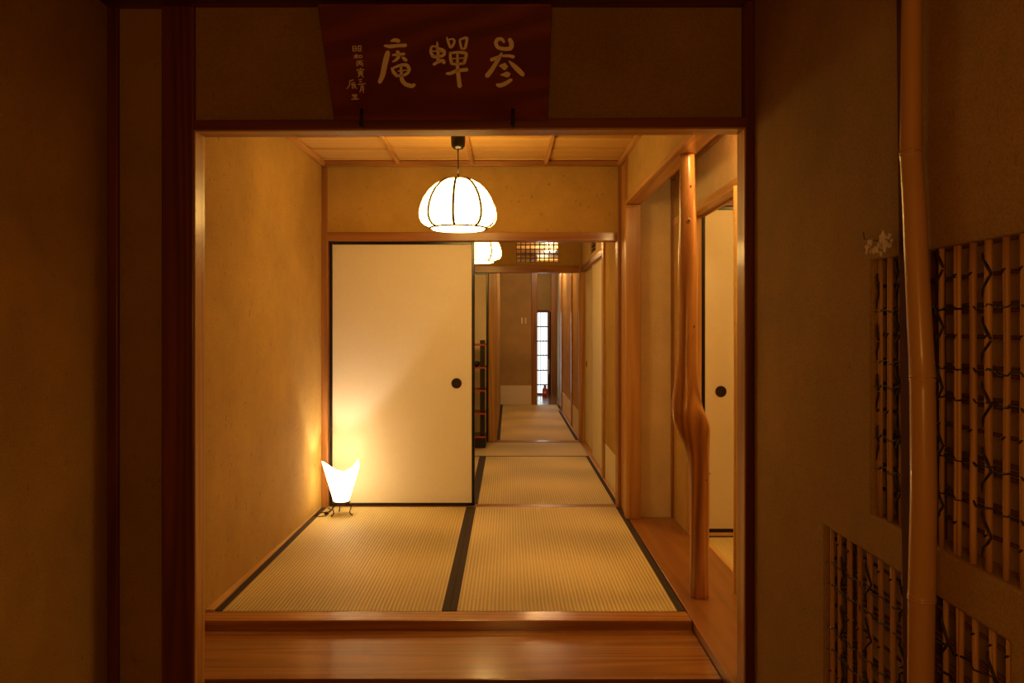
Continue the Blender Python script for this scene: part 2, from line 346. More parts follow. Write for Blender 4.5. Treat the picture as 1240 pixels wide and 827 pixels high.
# reed lattice windows
def reed_window(idx, W, ycols, zrows, label, paper_y1, vines, pairs):
    y0, y1, z0, z1 = W
    root = thing('window_%d' % idx, label, 'window', (FX+0.03, (y0+y1)/2, z0), kind='structure')
    ox, oy, oz = root.location
    def L(p): return (p[0]-ox, p[1]-oy, p[2]-oz)
    xv = FX+0.012
    for i, y in enumerate(ycols):
        offs = (-0.0048, 0.0048) if i in pairs else (0,)
        for off in offs:
            r = random.uniform(0.0048, 0.0064)*(0.78 if len(offs) > 1 else 1); pts = []
            ph = random.uniform(0, 6); lean = random.uniform(-0.002, 0.002); n = 9
            rr = []
            for k in range(n):
                z = z0-0.004+(z1-z0+0.008)*k/(n-1)
                pts.append(L((xv+random.uniform(-0.0005, 0.0005), y+off+lean*(k/n-0.5)+0.0009*math.sin(ph+k*0.9), z))); rr.append(r*random.uniform(0.93, 1.08))
            tube('reed', pts, rr, 'reed', root, 8)
    for z, n in zrows:
        for q in range(n):
            zz = z+(q-(n-1)/2)*0.0115
            sl = random.uniform(-0.003, 0.003)
            tube('cross_reed', [L((xv+0.0095, y0-0.002, zz-sl)), L((xv+0.0095, (y0+y1)/2, zz+random.uniform(-.0015, .0015))), L((xv+0.0095, y1+0.002, zz+sl))], 0.0038, 'vine_reed', root, 7)
    # vines: zigzag on chosen reeds, and wraps along chosen rows
    xf = xv-0.0065
    for (yc, ztop, step, amp) in vines:
        z = ztop
        while z-step*0.9 > z0:
            j = lambda: random.uniform(-.0015, .0015)
            a = [(0.002, 0), (amp*0.15, -0.09), (amp*0.7, -0.22), (amp*1.35, -0.34)]
            c = [(amp*1.37, -0.36), (amp*0.8, -0.45), (amp*0.2, -0.56), (0.001, -0.72)]
            for seq, rr in ((a, [.0018, .0030, .0032, .0022]), (c, [.0022, .0026, .0024, .0010])):
                tube('vine', [L((xf-random.uniform(0, .002), yc-dy, z+dz*step+j())) for dy, dz in seq], rr, 'vine', root, 6)
            z -= step
    for k, (z, n) in enumerate(zrows):
        if n == 1: continue
        pts = []; y = y1-0.006
        j = 0
        while y > y0+0.01:
            pts.append(L((xf+(0.004 if j % 2 else -0.001), y, z+(0.003 if (j//2) % 2 else -0.003)+random.uniform(-.002, .002)))); y -= 0.016; j += 1
        tube('vine', pts, [random.uniform(0.0010, 0.0026) for _ in pts], 'vine', root, 6)
    for (z, n) in zrows:
        if n != 1: continue
        for y in ycols:
            if random.random() < 0.5:
                tube('vine', [L((xf, y-0.007, z+0.004)), L((xf-.002, y-0.001, z+0.001)), L((xf+.006, y+0.007, z-0.003)), L((xf+.008, y+0.014, z))], [0.0012, 0.0026, 0.0022, 0.001], 'vine', root, 6)
    # papered panel behind with its frame
    X = FX+0.055
    a = box('window_paper', X-ox, X+0.004-ox, y0-0.08-oy, paper_y1-oy, z0-0.03-oz, z1+0.03-oz, 'shoji', root)
    box('panel_frame', X-0.006-ox, X+0.01-ox, paper_y1-oy, paper_y1+0.035-oy, z0-0.03-oz, z1+0.03-oz, 'red_z', root)
    box('backing', X+0.05-ox, X+0.06-ox, y0-0.12-oy, y1+0.15-oy, z0-0.06-oz, z1+0.06-oz, 'lacquer', root)
    return root
S = 0.845
up_cols = [v*S for v in (2.076, 2.023, 1.963, 1.90, 1.84, 1.781, 1.718, 1.660, 1.607, 1.549, 1.497, 1.44, 1.385, 1.33, 1.27, 1.22)]
def zr(v): return 1.178+(v-1.178)*S
up_rows = [(zr(1.287), 1), (zr(1.219), 2), (zr(1.157), 1), (zr(1.089), 2), (zr(1.025), 2), (zr(0.961), 1), (zr(0.895), 3), (zr(0.813), 2), (zr(0.756), 1)]
reed_window(1, UW, up_cols, up_rows, 'upper reed lattice opening in the right clay wall behind the bamboo', 1.70,
            [(1.607*S+0.008, 1.326-0.02, 0.0655*2*S, 0.020), (1.781*S+0.006, 1.326-0.0, 0.0655*2*S, 0.018), (1.975*S, 1.326-0.01, 0.0655*2*S, 0.014), (2.076*S, 1.326-0.03, 0.0655*2*S, 0.006)], {0, 2, 6})
lo_cols = [v*S for v in (2.382, 2.33, 2.26, 2.195, 2.134, 2.071, 2.006, 1.95, 1.887, 1.83, 1.764, 1.71, 1.651, 1.593, 1.538)]
lo_rows = [(0.640-0.055*i, n) for i, n in enumerate((1, 2, 3, 1, 2, 3, 1, 2, 1, 3, 1))]
reed_window(2, LW, lo_cols, lo_rows, 'lower reed lattice opening in the right clay wall near the floor', 1.975,
            [(2.134*S+0.01, 0.645, 0.125, 0.024), (1.95*S+0.008, 0.655, 0.125, 0.026), (1.764*S+0.004, 0.64, 0.125, 0.018), (1.593*S+0.006, 0.63, 0.125, 0.022), (2.30*S, 0.62, 0.12, 0.012)], {2, 4, 11, 13})

# dried blossom on a bent nail
root = thing('flower_sprig', 'small white blossom hanging from a nail beside the bamboo above the lattice', 'flower', (FX, 1.70, 1.348))
def rwl(px, py, x):
    D = FX*965/(px-616); return Vector((x-FX, D-1.70, 1.178-(py-396)*D/965-1.348))
bm = bmesh.new()
for cx, cy, n, r0 in ((1085, 290, 11, 0.015), (1088, 297, 8, 0.011), (1066, 299, 9, 0.013), (1077, 303, 7, 0.011), (1078, 295, 6, 0.010)):
    for k in range(n):
        a = 2*PI*k/n+random.random(); c = rwl(cx, cy, FX-0.016-random.random()*0.012)
        d = Vector((random.uniform(-.35, .15), math.cos(a), math.sin(a))).normalized(); s = d.cross(Vector((1, 0, 0))).normalized()
        v = [bm.verts.new(c+d*r0*0.15+s*0.0006), bm.verts.new(c+d*r0*0.9+s*r0*0.42+Vector((-.002, 0, 0))), bm.verts.new(c+d*r0*1.4), bm.verts.new(c+d*r0*0.9-s*r0*0.42+Vector((-.002, 0, 0))), bm.verts.new(c+d*r0*0.15-s*0.0006)]
        bm.faces.new(v)
        v2 = [bm.verts.new(q.co+Vector((0.0008, 0, 0))) for q in v]; bm.faces.new(list(reversed(v2)))
bm_obj('blossom', bm, 'petal', root)
tube('stem', [rwl(1078, 291, FX-0.012), rwl(1073, 296, FX-0.014), rwl(1080, 302, FX-0.014)], 0.0013, 'vine', root, 6)
tube('nail', [rwl(1051, 281, FX-0.010), rwl(1052, 290, FX-0.010), rwl(1064, 291, FX-0.009), rwl(1076, 292, FX+0.003)], 0.0011, 'iron', root, 6)

# ------------------------------------------------------------------ signboard
SB = Vector((0, 2.618, 1.857)); ST = Vector((0, 2.415, 2.156))
root = thing('signboard', 'dark red wooden signboard with three large pale characters tilted over the opening', 'sign', (-0.225, 2.618, 1.857))
sdir = (ST-SB).normalized(); snorm = Vector((0, -sdir.z, sdir.y))
if snorm.y > 0: snorm = -snorm
def onboard(px, py, lift=0.0):
    d = Vector(((px-616)/965, 1, -(py-396)/965)); c = Vector((0, 0, 1.178))
    t = (SB-c).dot(snorm)/d.dot(snorm)
    return c+d*t+snorm*lift-root.location
x0, x1 = -0.578, 0.129
bm = bmesh.new(); q = []
for x, z in ((x0+0.004, SB), (x1, SB), (x1+0.002, ST), (x0-0.002, ST)):
    for dd in (0, 0.022):
        q.append(bm.verts.new(Vector((x, z.y, z.z))-snorm*dd-root.location))
for f in ((0, 2, 4, 6), (1, 7, 5, 3), (0, 1, 3, 2), (2, 3, 5, 4), (4, 5, 7, 6), (6, 7, 1, 0)): bm.faces.new([q[i] for i in f])
bm_obj('board', bm, 'board', root, bevel=0.003)
def ribbon_char(strokes, ox, oy, sc, parent, lift, k=1.1):
    bm = bmesh.new()
    for st in strokes:
        pts = []
        # smooth the polyline a little
        for i in range(len(st)-1):
            a, b2 = st[i], st[i+1]
            for s in range(4): t = s/4; pts.append([a[j]+(b2[j]-a[j])*t for j in range(3)])
        pts.append(list(st[-1]))
        for _ in range(2):
            pts = [pts[0]]+[[(pts[i-1][j]+2*pts[i][j]+pts[i+1][j])/4 for j in range(3)] for i in range(1, len(pts)-1)]+[pts[-1]]
        Lr, Rr = [], []
        for i, (x, y, wd) in enumerate(pts):
            a = pts[max(0, i-1)]; b2 = pts[min(len(pts)-1, i+1)]
            dx, dy = b2[0]-a[0], b2[1]-a[1]; l = math.hypot(dx, dy) or 1; nx, ny = -dy/l, dx/l; h = wd*k/2
            Lr.append((x+nx*h, y+ny*h)); Rr.append((x-nx*h, y-ny*h))
        def cap(i, sgn):
            x, y, wd = pts[i]; a = pts[1 if i == 0 else -2]; dx, dy = x-a[0], y-a[1]; l = math.hypot(dx, dy) or 1
            return (x+dx/l*wd*k*0.38, y+dy/l*wd*k*0.38)
        P = lambda p, lf=lift: onboard(ox+p[0]/sc, oy+p[1]/sc, lf)
        LV = [bm.verts.new(P(p)) for p in Lr]; RV = [bm.verts.new(P(p)) for p in Rr]
        for i in range(len(LV)-1): bm.faces.new((LV[i], LV[i+1], RV[i+1], RV[i]))
        for i in (0, len(pts)-1):
            c = bm.verts.new(P(cap(i, 1))); bm.faces.new((LV[i], RV[i], c))
        LB = [bm.verts.new(P(p, -0.001)) for p in Lr]; RB = [bm.verts.new(P(p, -0.001)) for p in Rr]
        for i in range(len(LV)-1):
            bm.faces.new((LV[i], LV[i+1], LB[i+1], LB[i])); bm.faces.new((RV[i], RV[i+1], RB[i+1], RB[i]))
    me = bpy.data.meshes.new('character'); bm.to_mesh(me); bm.free(); me.materials.append(M['gold'])
    o = bpy.data.objects.new('character', me); COL.objects.link(o); o.parent = parent; return o
AN = [[(245,152,24),(290,135,45),(345,152,42)], [(160,208,22),(230,221,45),(320,208,36),(430,205,42)],
      [(205,285,48),(190,340,64),(160,470,62),(140,580,58),(100,668,46)],
      [(265,326,22),(330,322,30),(412,312,32)], [(320,280,38),(347,322,42),(322,378,38),(262,412,14)], [(380,350,12),(405,370,42),(437,395,34)],
      [(256,488,30),(272,540,40),(318,588,36)], [(275,486,26),(370,447,32),(445,450,42),(474,500,40),(456,552,34),(400,582,30)],
      [(305,590,28),(400,582,30)], [(330,528,15),(440,515,13)], [(366,455,26),(372,560,34),(378,640,50),(420,692,46),(505,718,48),(540,695,34)]]
ZEN = [[(822,160,14),(822,220,34),(835,320,36),(830,405,38)], [(748,222,26),(738,285,34),(768,345,38)], [(750,220,26),(790,214,18),(830,240,26),(912,266,34),(912,320,36),(868,345,32),(768,348,34)],
       [(750,276,16),(900,285,14)], [(776,445,34),(830,412,34),(895,388,38),(908,425,42)],
       [(940,100,12),(960,165,32),(986,232,28)], [(962,135,20),(1020,122,22),(1042,150,28),(1016,215,30),(988,235,26)],
       [(1102,132,22),(1112,190,28),(1127,250,28)], [(1106,132,22),(1150,116,24),(1198,106,34),(1188,170,32),(1172,238,32)], [(1127,250,24),(1175,244,24)],
       [(986,292,26),(984,355,34),(1005,438,36)], [(988,302,26),(1080,290,28),(1190,300,38),(1178,360,36),(1158,430,34)], [(1005,440,28),(1160,432,28)],
       [(1005,372,13),(1175,362,13)], [(1075,298,22),(1074,400,32),(1077,520,44),(1092,620,48),(1104,722,50)], [(936,556,26),(985,560,38),(1062,522,40),(1132,515,38),(1196,508,44)]]
SAN = [[(676,168,26),(655,125,38),(592,125,44),(568,182,42),(600,236,42),(680,252,42),(764,246,50),(772,180,56),(745,128,46)],
       [(648,298,18),(620,352,44),(562,450,44),(510,530,54),(460,590,54)], [(514,388,42),(570,366,38),(620,345,34)], [(660,336,30),(740,335,34),(798,350,38)],
       [(736,400,14),(790,452,50),(860,520,60),(915,575,48)], [(612,460,6),(650,463,50),(684,470,92),(704,470,56)], [(628,574,6),(680,572,44),(720,569,74),(744,562,36)],
       [(586,696,34),(622,712,48),(700,680,46),(768,634,38)]]
ribbon_char(AN, 450, 35, 10.34, root, 0.0012); ribbon_char(ZEN, 450, 35, 10.34, root, 0.0012); ribbon_char(SAN, 545, 35, 10.34, root, 0.0012)
def thin(ls, wd): return [[(x, y, wd) for x, y in l] for l in ls]
SM = [
 [[(118,108),(122,165)],[(118,108),(158,104),(158,162)],[(120,136),(158,133)],[(122,163),(158,160)],[(175,104),(220,100),(214,130)],[(196,104),(176,132)],[(180,138),(184,166)],[(180,138),(218,135),(216,163)],[(184,164),(216,162)]],
 [[(148,206),(168,200)],[(132,222),(186,216)],[(160,203),(160,252)],[(158,225),(132,246)],[(162,226),(182,240)],[(192,216),(195,243)],[(192,216),(226,212),(224,240)],[(195,242),(224,239)]],
 [[(165,281),(236,278)],[(165,300),(167,342)],[(165,300),(236,297),(234,342)],[(201,280),(197,312),(182,330)],[(202,308),(218,328)]],
 [[(210,362),(212,375)],[(170,382),(170,398)],[(170,382),(252,378),(248,392)],[(186,402),(234,398)],[(186,414),(190,442)],[(186,414),(236,410),(234,440)],[(190,428),(234,425)],[(190,442),(234,440)],[(211,400),(211,441)],[(202,446),(180,470)],[(222,446),(248,472)]],
 [[(190,502),(228,496)],[(196,526),(226,521)],[(180,556),(268,548)]],
 [[(217,574),(212,625),(202,646)],[(217,574),(246,571),(243,652)],[(216,597),(243,594)],[(214,619),(243,616)]],
 [[(80,516),(128,502)],[(86,516),(80,570),(50,606)],[(102,540),(142,533)],[(100,560),(154,552)],[(114,560),(112,606),(132,594)],[(124,562),(164,606)],[(154,566),(136,582)]],
 [[(122,670),(112,692)],[(114,686),(172,680)],[(145,670),(146,728)],[(122,706),(170,702)],[(104,731),(190,727)]]]
for c in SM: ribbon_char(thin(c, 8.5), 415, 45, 9.729, root, 0.0010)
for px in (438, 621):
    p = onboard(px, 133, 0.004); p2 = onboard(px, 146, 0.006)
    tube('hook', [p+Vector((0, 0.03, 0.0)), p, (p+p2)/2+Vector((0, -0.002, 0)), p2, p2+Vector((0, -0.006, -0.012)), p2+Vector((0, 0.012, -0.018)), p2+Vector((0, 0.03, -0.012))], [0.004, 0.006, 0.0045, 0.006, 0.0055, 0.004, 0.003], 'iron', root, 8)

# ================================================================== RAISED FLOOR, STEP
struct(box('floor', -1.36, 1.10, 2.76, 14.2, -0.42, -0.055, 'brown_y'), 'wooden underfloor beneath the straw mats', 'floor')
kam = box('trim_93', -1.30, 0.7375, 3.20, 3.305, -0.055, 0.0, 'kamachi', bevel=0.004)
struct(kam, 'polished wooden sill along the front edge of the straw mats', 'sill')
stp = box('step_board', -1.30, 0.7375, 2.757, 3.20, -0.0540, -0.039, 'step', bevel=0.003)
tag(stp, 'wide polished reddish step board below the mat sill', 'step')
struct(box('trim_94', -1.15, 0.7375, 2.765, 2.79, -0.42, -0.055, 'red_x'), 'dark riser under the step board', 'riser')
fr = box('floor', 0.739, 1.075, 2.62, 4.93, -0.0545, 0.0, 'floorw', bevel=0.002); struct(fr, 'polished wooden floor strip around the natural log post', 'floor')

# ================================================================== MAIN ROOM
ZC = 2.26
hexa_w = hexa('wall_left', [(-1.36, 2.72, -0.055), (-1.268, 2.72, -0.055), (-1.222, 5.2, -0.055), (-1.32, 5.2, -0.055), (-1.36, 2.72, ZC+0.05), (-1.268, 2.72, ZC+0.05), (-1.222, 5.2, ZC+0.05), (-1.32, 5.2, ZC+0.05)], 'clay')
struct(hexa_w, 'lit clay wall on the left of the mat room', 'wall')
bb = hexa('baseboard_left', [(-1.262, 3.305, -0.05), (-1.223, 3.305, -0.05), (-1.221, 5.2, -0.05), (-1.224, 5.2, -0.05), (-1.262, 3.305, 0.006), (-1.223, 3.305, 0.006), (-1.221, 5.2, 0.006), (-1.224, 5.2, 0.006)], 'light_y')
struct(bb, 'pale wooden strip along the foot of the left clay wall', 'baseboard')
# ceiling of the main room: lapped boards and battens
ce = struct(box('ceiling', -1.36, 0.82, 2.72, 5.24, ZC+0.02, ZC+0.06, 'ceil'), 'pale boarded ceiling of the mat room with battens', 'ceiling')
y = 2.74; k = 0
while y < 5.2:
    y1 = min(y+0.295, 5.215)
    hexa('plank', [(-1.27, y, ZC-0.004), (0.73, y, ZC-0.004), (0.73, y1, ZC+0.004), (-1.27, y1, ZC+0.004), (-1.27, y, ZC+0.012), (0.73, y, ZC+0.012), (0.73, y1, ZC+0.019), (-1.27, y1, ZC+0.019)], 'ceil', ce)
    y += 0.30
for x in (-0.716, -0.237, 0.243):
    box('batten', x-0.012, x+0.012, 2.74, 5.2, ZC-0.024, ZC-0.003, 'ceder_y', ce, bevel=0.002)
trim(-1.268, 0.76, 5.165, 5.2, ZC-0.035, ZC-0.004, 'brown_x', 'wooden rim between ceiling and the wall above the doors', 'moulding')
hx = hexa('trim_95', [(-1.268, 2.75, 2.225), (-1.236, 2.75, 2.225), (-1.192, 5.165, 2.225), (-1.224, 5.165, 2.225), (-1.268, 2.75, 2.256), (-1.236, 2.75, 2.256), (-1.192, 5.165, 2.256), (-1.224, 5.165, 2.256)], 'ceder_y', bevel=0.002)
struct(hx, 'wooden rim between ceiling and left clay wall', 'moulding')
trim(0.706, 0.732, 2.75, 5.165, 2.225, 2.256, 'ceder_y', 'wooden rim between ceiling and right clay panel', 'moulding')
# wall above the first doors
struct(box('wall_back', -1.215, 0.715, 5.212, 5.25, 1.798, 2.26, 'clay'), 'clay wall panel above the first sliding doors', 'wall')
trim(-1.20, 0.7105, 5.2005, 5.31, 1.741, 1.798, 'brown_x', 'wooden door head over the first sliding door', 'beam')
trim(-1.224, -1.183, 5.20, 5.31, -0.05, 2.225, 'brown_z', 'slim corner post behind the floor lamp')
trim(0.711, 0.740, 5.20, 5.31, -0.05, 2.225, 'brown_z', 'slim post at the right end of the first door head')
trim(-1.183, 0.711, 5.222, 5.308, -0.055, -0.001, 'brown_x', 'wooden threshold under the first sliding door', 'sill')

# sliding doors
def fusuma(name, x0, x1, y, z1, label, handle=None, t=0.022, fr=0.020, z0=0.0, left=True, right=True):
    root = thing(name, label, 'sliding door', ((x0+x1)/2, y, z0), kind='structure')
    cx = (x0+x1)/2
    box('door_panel', x0+fr-cx, x1-fr-cx, -t/2+0.003, t/2-0.003, fr, z1-z0-fr, 'paper', root)
    for a, b2 in ((x0, x0+fr), (x1-fr, x1)): box('stile', a-cx, b2-cx, -t/2, t/2, 0, z1-z0, 'lacquer', root, bevel=0.002)
    box('rail', x0+fr-cx, x1-fr-cx, -t/2, t/2, 0, fr, 'lacquer', root, bevel=0.002)
    box('rail', x0+fr-cx, x1-fr-cx, -t/2, t/2, z1-z0-fr, z1-z0, 'lacquer', root, bevel=0.002)
    if handle:
        hx, hz, hr = handle
        ldisc('pull', (hx-cx, -t/2+0.003, hz-z0), hr, 0.004, 'bronze', root)
    return root
fusuma('door_1', -1.181, -0.224, 5.262, 1.741, 'large plain cream sliding door with black frame behind the floor lamp', ((553-616)*5.26/965, 1.178-(464-396)*5.26/965, 0.034))

# log post side ------------------------------------------------------
trim(0.72, 0.812, 4.89, 4.98, 0.0, 1.93, 'ceder_z', 'square wooden post behind the straw mats right of the doorway')
trim(0.733, 0.80, 4.985, 5.195, 0.0, 2.225, 'ceder_z', 'short wooden jamb between square post and door post')
trim(0.728, 0.752, 4.885, 4.98, 1.956, 2.225, 'brown_z', 'short post above the long beam on the right')
# long beam on the right
trim(0.72, 0.812, 2.72, 4.98, 1.932, 1.956, 'ceder_y', 'long wooden beam running over the natural log post', 'beam')
struct(box('wall_inner', 0.731, 0.79, 2.72, 4.89, 1.956, 2.28, 'clay'), 'clay panel above the long beam on the right', 'wall')
# alcove: back wall, side wall
struct(box('wall_alcove_back', 0.812, 1.09, 4.935, 4.99, 0.0, 2.10, 'clay_pale'), 'pale clay wall behind the log post facing the viewer', 'wall')
trim(1.002, 1.028, 4.915, 4.937, 0.0, 2.08, 'brown_z', 'thin corner post in the alcove behind the log')
struct(box('wall_alcove_side', 1.02, 1.09, 4.55, 4.935, 0.0, 2.10, 'clay'), 'narrow clay side wall behind the log post', 'wall')
trim(1.015, 1.082, 4.47, 4.55, 0.0, 1.803, 'ceder_z', 'orange jamb post of the side room opening behind the log')
trim(1.018, 1.09, 2.72, 4.935, 1.803, 1.848, 'light_y', 'pale door head of the side room opening on the right', 'beam')
trim(1.078, 1.092, 2.73, 4.47, 1.790, 1.803, 'brown_y', 'thin grooved lip under the side room door head', 'beam')
struct(box('wall_side_upper', 1.02, 1.09, 2.72, 4.55, 1.848, 2.10, 'clay_pale'), 'brightly lit clay panel above the side room opening', 'wall')
trim(1.0, 1.02, 2.73, 4.93, 2.082, 2.10, 'brown_y', 'narrow ceiling rim in the alcove on the right', 'moulding')
struct(box('ceiling', 0.79, 1.09, 2.72, 4.94, 2.10, 2.14, 'ceil'), 'low ceiling over the wooden floor strip', 'ceiling')
struct(box('wall_front_inner', 0.812, 2.6, 2.66, 2.712, -0.42, 2.14, 'clay_foyer'), 'hidden inner face of the front wall at right', 'wall')
trim(1.076, 1.098, 2.73, 4.47, -0.055, 0.002, 'light_y', 'pale orange sill strip of the side room opening', 'sill')
# side room
struct(box('floor', 1.10, 2.6, 2.72, 4.70, -0.42, -0.055, 'brown_y'), 'underfloor of the side room', 'floor')
struct(box('wall_side_room', 2.6, 2.68, 2.66, 4.8, -0.42, 2.4, 'clay_pale'), 'far wall of the side room', 'wall')
struct(box('wall_side_room_back', 1.09, 2.6, 4.62, 4.70, -0.055, 2.4, 'clay_pale'), 'wall above the sliding door of the side room', 'wall')
struct(box('ceiling', 1.02, 2.68, 2.66, 4.8, 2.4, 2.44, 'ceil'), 'ceiling of the side room', 'ceiling')
struct(box('wall_side_room_left', 1.02, 1.09, 2.66, 4.8, 2.14, 2.4, 'clay_pale'), 'side room wall above its opening', 'wall')
trim(1.10, 2.6, 4.56, 4.61, 1.871, 1.95, 'red_x', 'dark head over the side room sliding door', 'beam')
fusuma('door_2', 1.108, 2.02, 4.585, 1.87, 'cream sliding door with black frame seen right of the log post', ((873-616)*4.575/965, 1.178-(474-396)*4.575/965, 0.032), fr=0.020)
trim(1.10, 2.6, 4.50, 4.62, -0.055, -0.001, 'light_x', 'pale threshold under the side room sliding door', 'sill')

# tatami
def tatami(x0, x1, y0, y1, label, borders, mat='tatami', bw=0.032, group=None):
    cx, cy = (x0+x1)/2, (y0+y1)/2
    root = thing('tatami_mat', label, 'mat', (cx, cy, -0.055), group)
    box('rush_surface', x0-cx, x1-cx, y0-cy, y1-cy, 0.0005, 0.055, mat, root, bevel=0.003)
    for b2 in borders:
        if b2 == 'l': box('border', x0-cx-0.0006, x0+bw-cx, y0-cy, y1-cy, 0.02, 0.0562, 'border', root, bevel=0.001)
        if b2 == 'r': box('border', x1-bw-cx, x1-cx+0.0006, y0-cy, y1-cy, 0.02, 0.0562, 'border', root, bevel=0.001)
        if b2 == 'n': box('border', x0-cx, x1-cx, y0-cy-0.0006, y0+bw-cy, 0.02, 0.0562, 'border', root, bevel=0.001)
        if b2 == 'f': box('border', x0-cx, x1-cx, y1-bw-cy, y1-cy+0.0006, 0.02, 0.0562, 'border', root, bevel=0.001)
    return root
tatami(-1.220, -0.2465, 3.307, 5.220, 'front left straw mat with black cloth borders under the floor lamp', 'lr')
tatami(-0.2445, 0.730, 3.307, 5.220, 'front right straw mat beside the wooden floor strip', 'lr', bw=0.03)
tatami(-1.220, -0.2335, 5.311, 7.26, 'straw mat mostly hidden behind the large cream sliding door', 'lr')
tatami(-0.2320, 0.728, 5.311, 7.26, 'straw mat in the second room past the first threshold', 'lr', bw=0.026)
tatami(-1.220, 0.728, 7.263, 8.16, 'crosswise straw mat at the end of the second room', 'nf', 'tatami_cross', bw=0.022)
tatami(-0.122, 0.728, 8.30, 10.19, 'nearer straw mat of the narrow far room', 'lr')
tatami(-0.122, 0.728, 10.193, 12.10, 'farthest straw mat in front of the far clay wall', 'l')
fb = box('border', 0.393, 0.4256, -0.9535, 0.05, 0.02, 0.0562, 'border', bpy.data.objects['tatami_mat.006'], bevel=0.001)
tatami(1.10, 2.05, 2.74, 4.495, 'straw mat in the side room right of the log', 'rf')

# natural log post
outl = [(181,826.5,843.7),(200,826,844.2),(220,825.5,844.8),(258,824.8,846),(315,823.8,847.5),(370,824,847.5),(410,823,847.3),(430,822,847),(455,820,847.6),(470,818,849),(480,816.8,850.5),(492,815.6,852.6),(500,815.6,855),(508,816.4,859.5),(516,818.6,862.4),(525,822.6,862.8),(534,827.5,862.5),(545,833,862.2),(560,836,862),(580,837.4,862),(600,838,862),(650,838.4,861.6),(700,838.8,861.2),(727,839.4,861.4)]
PD = 3.434
bm = bmesh.new(); rings = []; seg = 36
def row(y):
    for i in range(len(outl)-1):
        if outl[i][0] <= y <= outl[i+1][0]:
            t = (y-outl[i][0])/(outl[i+1][0]-outl[i][0]); return [outl[i][j]+(outl[i+1][j]-outl[i][j])*t for j in (1, 2)]
    return outl[-1][1:]
zz = 1.932; N_ = 130
for i in range(N_+1):
    z = 1.932*(1-i/N_); py = 396-(z-1.178)*965/PD
    # smooth the outline over a few pixels
    L_ = R_ = 0
    for s in (-7, -3.5, 0, 3.5, 7):
        a, b2 = row(min(727, max(181, py+s))); L_ += a/5; R_ += b2/5
    cx = ((L_+R_)/2-616)*PD/965; r = (R_-L_)/2*PD/965
    bulge = math.exp(-((py-505)/28)**2)
    dep = min(r, 0.043)*(1+0.12*bulge); cy = PD+0.045-0.012*bulge
    ring = []
    for k in range(seg):
        a = 2*PI*k/seg
        n = 1+0.022*math.sin(3*a+z*7)+0.015*math.sin(5*a-z*11)+0.012*math.sin(2*a+z*19)
        # hollows and folds around the burl
        n += bulge*(0.035*math.sin(3*a+py*0.05+2)+0.02*math.sin(5*a-py*0.10))
        lower = max(0, min(1, (py-530)/60))
        n += lower*0.018*math.sin(9*a+z*3)
        if abs(math.sin(a)) < 0.5: n = 1+(n-1)*0.3
        ring.append(bm.verts.new((cx+r*n*math.cos(a), cy+dep*n*math.sin(a), z)))
    rings.append(ring)
for i in range(N_):
    for k in range(seg): bm.faces.new((rings[i][k], rings[i][(k+1) % seg], rings[i+1][(k+1) % seg], rings[i+1][k]))
bm.faces.new(rings[0]); bm.faces.new(list(reversed(rings[-1])))
rt = thing('log_post', 'natural log post, crooked and knotted, standing on the wooden floor strip', 'post', ((850-616)*PD/965, PD+0.045, 0), kind='structure')
o = bm_obj('trunk', bm, 'log', rt, smooth=True); o.data.transform(Matrix.Translation(-Vector(rt.location)))
def knot(px, py, r, hole=True):
    a, b2 = row(py); c = ((a+b2)/2-616)*PD/965; rr = (b2-a)/2*PD/965
    x = (px-616)*PD/965; z = 1.178-(py-396)*PD/965
    sx = max(-0.95, min(0.95, (x-c)/rr)); yy = PD+0.045-min(rr, 0.043)*math.sqrt(1-sx*sx)
    bm = bmesh.new(); bmesh.ops.create_uvsphere(bm, u_segments=14, v_segments=8, radius=1)
    bmesh.ops.scale(bm, vec=(r, r*0.45, r*1.35), verts=bm.verts); bmesh.ops.translate(bm, vec=(x-rt.location.x, yy+r*0.12-rt.location.y, z), verts=bm.verts)
    bm_obj('knot', bm, 'log', rt, smooth=True)
    if hole:
        bm = bmesh.new(); bmesh.ops.create_uvsphere(bm, u_segments=10, v_segments=6, radius=1)
        bmesh.ops.scale(bm, vec=(r*0.45, r*0.3, r*0.6), verts=bm.verts); bmesh.ops.translate(bm, vec=(x-rt.location.x+r*0.1, yy-r*0.22-rt.location.y, z+r*0.1), verts=bm.verts)
        bm_obj('knot_hole', bm, 'vine', rt, smooth=True)
knot(837, 225, 0.0065); knot(834.5, 267, 0.0105); knot(841, 395, 0.006); knot(856, 582, 0.006); knot(846, 528, 0.014, False); knot(861, 575, 0.004, False)

# thin yellow bamboo pole
bb_ = bamboo('bamboo_pole', [(1.004, 3.53, 1.803), (1.006, 3.53, 1.0), (1.004, 3.53, 0.0)], [0.0095, 0.009, 0.0095], [1.62, 1.23, 0.94, 0.48], 'bamboo_y', 14)
struct(bb_, 'thin yellow bamboo pole beside the side room opening', 'post')

